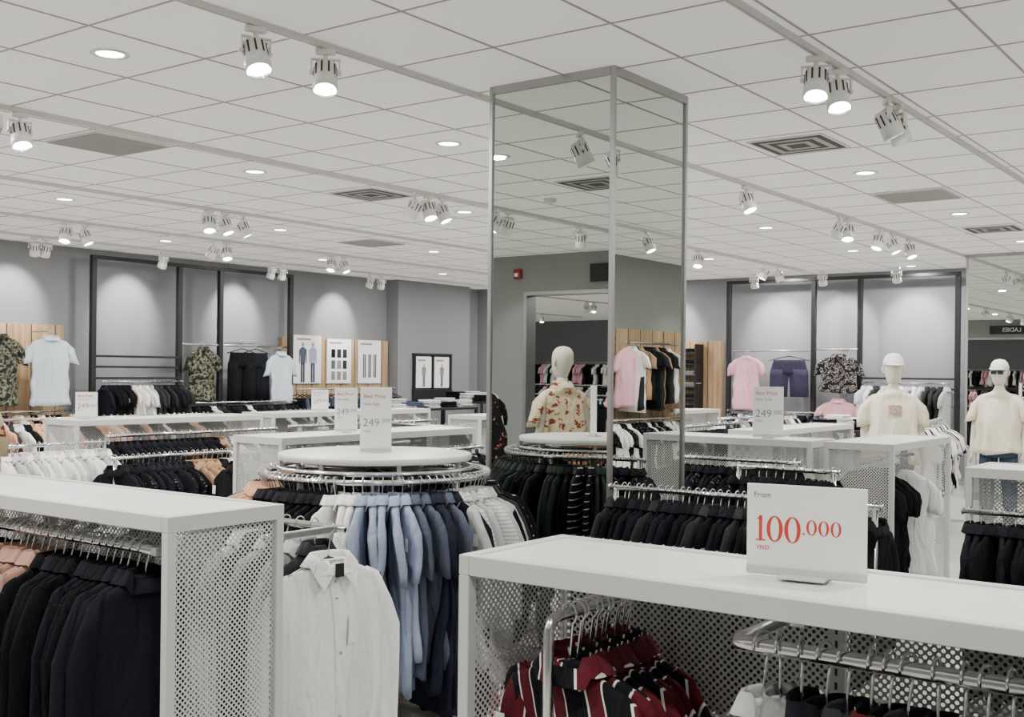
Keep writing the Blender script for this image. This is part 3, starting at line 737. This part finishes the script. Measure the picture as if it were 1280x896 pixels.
def poster(cx, y, z0, w, h, style):
    mb = MB(); mb.bbox((cx-w/2, y-.02, z0), (cx+w/2, y, z0+h), M_PAPER, .003); yy = y-.0225
    def figure(fx, s, up, lo):
        mb.box((fx-.04*s, yy, z0+.02), (fx-.004*s, yy+.001, z0+.3*s), F[lo]); mb.box((fx+.004*s, yy, z0+.02), (fx+.04*s, yy+.001, z0+.3*s), F[lo])
        mb.loft([[Vector((fx+sx*k*s, yy, z0+zz*s)) for sx in (-1, 1)] for zz, k in [(.28,.042),(.4,.05),(.5,.065),(.535,.02)]], F[up], closed=False, smooth=False)
        mb.box((fx-.075*s, yy, z0+.3*s), (fx-.055*s, yy+.001, z0+.5*s), F[up]); mb.box((fx+.055*s, yy, z0+.3*s), (fx+.075*s, yy+.001, z0+.5*s), F[up])
        n = 12; mb.add([(fx+.024*s*math.cos(2*math.pi*j/n), yy, z0+.57*s+.03*s*math.sin(2*math.pi*j/n)) for j in range(n)], [tuple(range(n))], F['tan'], smooth=False)
    if style == 0: figure(cx-.11, 1.1, 'slate', 'jean'); figure(cx+.11, 1.1, 'lblue', 'jean')
    elif style == 1:
        for i in range(3):
            for j in range(3): mb.box((cx-w*.33+i*w*.24, yy, z0+h*.08+j*h*.25), (cx-w*.17+i*w*.24, yy+.001, z0+h*.27+j*h*.25), F[random.choice(['slate','black','charcoal','grey'])])
    elif style == 3:
        figure(cx, .72, 'grey', 'slate')
    else:
        for q in (-.13, 0, .13): mb.box((cx+q-.035, yy, z0+.1), (cx+q-.006, yy+.001, z0+.5), F['slate']); mb.box((cx+q+.004, yy, z0+.1), (cx+q+.033, yy+.001, z0+.5), F['slate'])
    mb.box((cx-w*.4, yy, z0+h-.08), (cx+w*.1, yy+.001, z0+h-.05), M_GTXT)
    mb.build('wall_poster')
poster(12.72, YF-.1, 1.38, .60, .78, 0); poster(13.43, YF-.1, 1.38, .56, .74, 1); poster(14.16, YF-.1, 1.38, .56, .74, 2)
for cx in (15.35, 15.85): poster(cx, YF-.3, 1.3, .42, .56, 3)
mb = MB()
for cx in (15.1, 15.6, 16.1): mb.bbox((cx-.02,YF-.34,1.0),(cx+.02,YF-.28,1.88), M_BLK)
mb.bbox((15.07,YF-.34,1.88),(16.13,YF-.28,1.92), M_BLK); mb.bbox((15.07,YF-.345,1.0),(16.13,YF-.285,1.28), M_BLK); mb.build('black_poster_frame')
row('hanging_garments', (12.2,YF-.45), (14.4,YF-.45), 1.3, ['black','jean','ink','slate'], .09, n=8, kind='pants', L=.8)

e = tall_frame([8.1, 6.66, 5.93, 4.5], 'Y', XF, .35, 3.12)
mb = MB()
mb.tube([(XF-.4,6.7,1.98),(XF-.4,8.0,1.98)], .014, M_STEEL); mb.tube([(XF-.4,5.95,2.0),(XF-.4,6.6,2.0)], .014, M_STEEL)
for z in (1.55, 1.4): mb.bbox((XF-.42,4.5,z),(XF-.40,5.9,z+.03), M_BLK, .003)
child(mb.build('cross_bars'), e)
row('hanging_garments', (XF-.5,4.6), (XF-.5,5.8), 1.5, ['white','lgrey','white','charcoal','pblue'], .09, n=8, L=.7, parent=e)
row('hanging_garments', (XF-.5,6.1), (XF-.5,8.0), 1.02, ['black','pink','ink','white','slate'], .09, n=8, L=.7, parent=e)
faceout('display_shirt', [(XF-.5,7.72,1.97,-R90,'pink','top',.23,.85,.26),(XF-.5,7.0,1.98,-R90,'purple','shorts',.36,.58,.2),(XF-.5,6.2,1.98,-R90,'bcamo','shirt',.28,.55,.25),(XF-.5,6.2,1.3,-R90,'pink','shirt',.26,.5,.2)])
mb = MB(); mb.bbox((XF-.09,8.35,.1),(XF,10.2,2.15), M_WOOD); 
for i in range(5): mb.box((XF-.093,8.6+i*.33,.1),(XF-.088,8.61+i*.33,2.15), M_BLK)
mb.build('oak_wall_panel')
e = empty('cap_display_shelf', (XF-.25, 9.1, 0)); mb = MB()
for i in range(7): mb.bbox((XF-.4, 8.7, .8+i*.19), (XF-.1, 9.6, .82+i*.19), M_BLK, .003)
mb.bbox((XF-.4,8.68,.0),(XF-.1,8.7,2.1), M_BLK, .003); mb.bbox((XF-.4,9.6,.0),(XF-.1,9.62,2.1), M_BLK, .003); child(mb.build('shelf_frame'), e)
mb = MB()
for i in range(7):
    for j in range(4): folded(mb, XF-.26, 8.83+j*.22, .82+i*.19, R90, random.choice(['white','pink','black','grey','ink']), 3)
child(mb.build('folded_clothes'), e)
# right-hand wall
mb = MB(); mb.bbox((11.6,ROOMY0,.1),(16.6,ROOMY0+.09,2.2), M_WOOD)
for i in range(15): mb.box((11.9+i*.33,ROOMY0+.088,.1),(11.91+i*.33,ROOMY0+.093,2.2), M_BLK)
mb.build('oak_wall_panel')
PI = math.pi
faceout('display_shirt', [(12.5,ROOMY0+.5,2.0,PI,'pink','top',.22,.75,.25),(14.1,ROOMY0+.5,2.0,PI,'white','top',.27,.85,.25),(15.1,ROOMY0+.5,2.0,PI,'black','top',.25,.8,.25)])
row('hanging_garments', (12.7,ROOMY0+.45), (13.7,ROOMY0+.45), 2.0, ['black','tan','black','white','charcoal'], .08, n=8, L=.75)
row('hanging_garments', (12.0,ROOMY0+.45), (15.8,ROOMY0+.45), 1.0, ['black','grey','white','speck'], .1, n=8, L=.6)

# rear wall and the hall seen through its opening
e = empty('department_sign', (ROOMX0+.05, 7.6, 2.9)); mb = MB(); mb.bbox((ROOMX0+.0, 7.02, 2.80), (ROOMX0+.06, 7.97, 3.03), M_BLK, .004); child(mb.build('sign_board'), e)
text('LADIES', .16, Matrix.Translation((ROOMX0+.062, 7.15, 2.86)) @ Matrix.Rotation(R90, 4, 'Z') @ Matrix.Rotation(R90, 4, 'X'), M_PAPER, e)
mb = MB(); mb.bbox((ROOMX0, 9.1, 2.88), (ROOMX0+.06, 9.22, 3.02), mat('alarm_red', (.3, .015, .015), .4), .01); mb.bbox((ROOMX0+.06, 9.13, 2.91), (ROOMX0+.075, 9.19, 2.96), M_PAPER, .004); mb.build('fire_alarm')
for (a, b, z_, pal) in [((-6,10),(-6,13),1.15,['black','pink','ink','white']), ((-9,10),(-9,16),1.15,['black','charcoal','pink']), ((-13,12),(-13,19),1.3,['black','ink','pink','lgrey']),
                        ((-18,10),(-18,23),1.9,['black','ink','pink','white']), ((-18,10),(-18,23),1.1,['black','ink','grey'])]:
    row('clothing_rail', a, b, z_, pal, .12, posts=True, n=8, L=.6)
for y in (9.5, 13.5, 17.5):
    mb = MB(); mb.bbox((-17, y-.017, H_CEIL-.03), (-3.2, y+.017, H_CEIL), M_TRACK, .003); mb.build('lighting_track')
    for x in (-5, -5.3, -8, -8.3, -11, -11.3, -15): spot(x, y, U(0, 360))

# ------------------------------------------------------------------ mannequins
def mannequin(x, y, ang, shirt, lower, cap=None, glasses=False, sc=1.):
    e = empty('mannequin', (x, y, 0)); M = T(x, y, 0, ang) @ Matrix.Diagonal((1, 1, sc, 1))
    V = [(0,0,.98,.115,.085),(0,0,1.12,.10,.075),(0,-.01,1.32,.125,.085),(0,0,1.47,.085,.06),(0,.005,1.545,.048,.048),(0,-.005,1.63,.047,.05)]
    E = [(0,1),(1,2),(2,3),(3,4),(4,5)]
    for sx in (-1, 1):
        b = len(V)
        V += [(sx*.09,0,.92,.085,.085),(sx*.10,-.01,.52,.055,.058),(sx*.105,.02,.10,.035,.04),(sx*.115,-.07,.04,.036,.025),(sx*.12,-.15,.03,.03,.018)]
        E += [(0,b),(b,b+1),(b+1,b+2),(b+2,b+3),(b+3,b+4)]
        b = len(V)
        V += [(sx*.10,0,1.46,.055,.05),(sx*.185,.005,1.45,.052,.05),(sx*.235,.03,1.17,.036,.036),(sx*.245,-.04,.93,.025,.025),(sx*.245,-.06,.86,.034,.018)]
        E += [(3,b),(b,b+1),(b+1,b+2),(b+2,b+3),(b+3,b+4)]
    me = bpy.data.meshes.new('body'); me.from_pydata([M @ Vector(v[:3]) for v in V], E, [])
    o = bpy.data.objects.new('body', me); COL.objects.link(o); me.materials.append(M_MANN)
    md = o.modifiers.new('Skin', 'SKIN'); md.use_smooth_shade = True
    for i, v in enumerate(V):
        me.skin_vertices[0].data[i].radius = (v[3], v[4])
        me.skin_vertices[0].data[i].use_root = (i == 0)
    sb = o.modifiers.new('Sub', 'SUBSURF'); sb.levels = 2; sb.render_levels = 2
    child(o, e)
    mb = MB(); n = 24
    prof = [(1.585,.03,.035,.01),(1.60,.048,.058,-.012),(1.625,.058,.074,-.02),(1.655,.066,.086,-.014),(1.69,.072,.094,-.006),(1.725,.077,.099,0),(1.76,.079,.101,.004),(1.795,.074,.096,.008),(1.825,.058,.078,.01),(1.842,.034,.046,.01),(1.848,.006,.008,.01)]
    rings = []
    for z, w, d, oy in prof:
        rr = []
        for j in range(n):
            a = 2*math.pi*j/n; X = w*math.cos(a); Y = d*math.sin(a)+oy
            fr = max(0, -math.sin(a))**6
            if fr > 0:
                nose = max(0, 1-abs(z-1.69)/.035)*(fr**3)*.02
                eye = -.007*max(0, 1-abs(z-1.725)/.02)*fr*(1 if abs(X) > .012 else 0)
                mouth = .005*max(0, 1-abs(z-1.648)/.012)*fr
                Y -= nose+eye+mouth
            rr.append(Vector((X, Y, z)))
        rings.append(rr)
    mb.loft(rings, M_MANN, M, True, True)
    for sx in (-1, 1):
        mb.tube([(sx*.074,.01,1.745),(sx*.088,.02,1.735),(sx*.086,.018,1.705),(sx*.074,.008,1.685)], [.006,.01,.009,.005], M_MANN, M)
        for q, (dx, ln) in enumerate([(-.022,.06),(-.008,.072),(.007,.068),(.02,.055)]):
            bx = sx*.245; mb.tube([(bx-.006, -.062+dx, .85),(bx-.004,-.068+dx,.81),(bx-.012,-.07+dx,.84-ln)], [.0095,.009,.007], M_MANN, M, n=6)
        mb.tube([(sx*.243,-.075,.875),(sx*.235,-.1,.85),(sx*.23,-.105,.825)], [.01,.0095,.008], M_MANN, M, n=6)
    child(mb.build('head_and_hands'), e)
    mb = MB(); garment(mb, M @ Matrix.Translation((0,0,1.52)), F[shirt], kind='top', L=.64, W=.215, TH=.105, sleeve=.27, n=28, hang=False, splay=.035)
    if shirt in ('floral', 'dfloral'):
        mb.loft([[Vector(((.06+k)*math.cos(a), (.065+k)*math.sin(a), z)) for a in [2*PI*j/20 for j in range(20)]] for z, k in [(1.52,.012),(1.56,.0),(1.565,.01),(1.51,.04)]], F[shirt], M)
    elif shirt == 'cream' and not glasses:
        mb.loft([[Vector((.055, -.118-.02*q, zz)), Vector((0, -.132-.018*q, zz)), Vector((-.055, -.118-.02*q, zz))] for q, zz in ((0,1.40),(.5,1.36),(.8,1.32))], mat('shirt_print', (.4,.28,.24), .8, noise=.5, scale=60), M, closed=False)
    child(mb.build('shirt'), e)
    mb = MB(); mb.loft([[Vector((w*math.cos(a), d*math.sin(a), z)) for a in [2*PI*j/20 for j in range(20)]] for z, w, d in [(1.08,.13,.1),(1.02,.15,.115),(.93,.175,.125),(.84,.18,.125)]], F[lower], M, True, True)
    for sx in (-1, 1): mb.loft([[Vector((sx*xo + w*math.cos(a), .9*w*math.sin(a), z)) for a in [2*PI*j/16 for j in range(16)]] for z, w, xo in [(.9,.09,.09),(.7,.088,.1),(.5,.074,.105),(.3,.066,.11),(.1,.06,.115)]], F[lower], M, True, True)
    child(mb.build('trousers'), e)
    if cap:
        mb = MB(); mb.loft([[Vector((w*math.cos(a), d*math.sin(a)+.004, z)) for a in [2*PI*j/24 for j in range(24)]] for z, w, d in [(1.75,.087,.109),(1.79,.086,.108),(1.83,.072,.09),(1.858,.045,.055),(1.866,.005,.006)]], F[cap], M, True, True)
        mb.loft([[Vector((.078*math.cos(a)*k, -.08-.09*k*abs(math.sin(a)), 1.763-.012*k*abs(math.sin(a))+dz)) for a in [PI+PI*j/12 for j in range(13)]] for k, dz in [(.3,0),(1,0),(1,.008),(.3,.008)]], F[cap], M, closed=False)
        child(mb.build('cap'), e)
    if glasses:
        mb = MB()
        for sx in (-1, 1): mb.bbox((sx*.034-.026,-.118,1.705),(sx*.034+.026,-.108,1.742), M_BLK, .008, M)
        mb.box((-.075,-.114,1.735),(.075,-.109,1.742), M_BLK, M); child(mb.build('sunglasses'), e)
    mb = MB(); mb.tube([(0,.05,0),(0,.05,.012)], .17, M_STEEL, M, n=28); child(mb.build('base_plate'), e)
cam_face = lambda x, y: math.atan2(-y, -x) + R90
mannequin(9.85, 3.15, cam_face(9.85, 3.15)+.15, 'cream', 'jean', cap='white', sc=.965)
mannequin(12.0, 2.78, cam_face(12.0, 2.78)-.2, 'cream', 'jean', cap='white', glasses=True, sc=.955)
mannequin(2.58, 5.02, math.radians(200), 'floral', 'black', sc=.98)
mannequin(2.50, 5.93, math.radians(190), 'dfloral', 'black', sc=.95)

# ------------------------------------------------------------------ world, camera
w = bpy.data.worlds.new('world'); bpy.context.scene.world = w; w.use_nodes = True
w.node_tree.nodes['Background'].inputs[0].default_value = (.8, .82, .85, 1); w.node_tree.nodes['Background'].inputs[1].default_value = .3
cd = bpy.data.cameras.new('camera'); cam = bpy.data.objects.new('camera', cd); COL.objects.link(cam)
cd.sensor_width = 36; cd.lens = 1411/1280*36; cd.shift_y = .0133; cd.clip_start = .02; cd.clip_end = 200
cam.matrix_world = Matrix.Translation((0, 0, 1.6)) @ Matrix.Rotation(math.radians(36.4-90), 4, 'Z') @ Matrix.Rotation(R90, 4, 'X') @ Matrix.Rotation(math.radians(.6), 4, 'Z')
bpy.context.scene.camera = cam
print('DONE objects', len(bpy.data.objects))
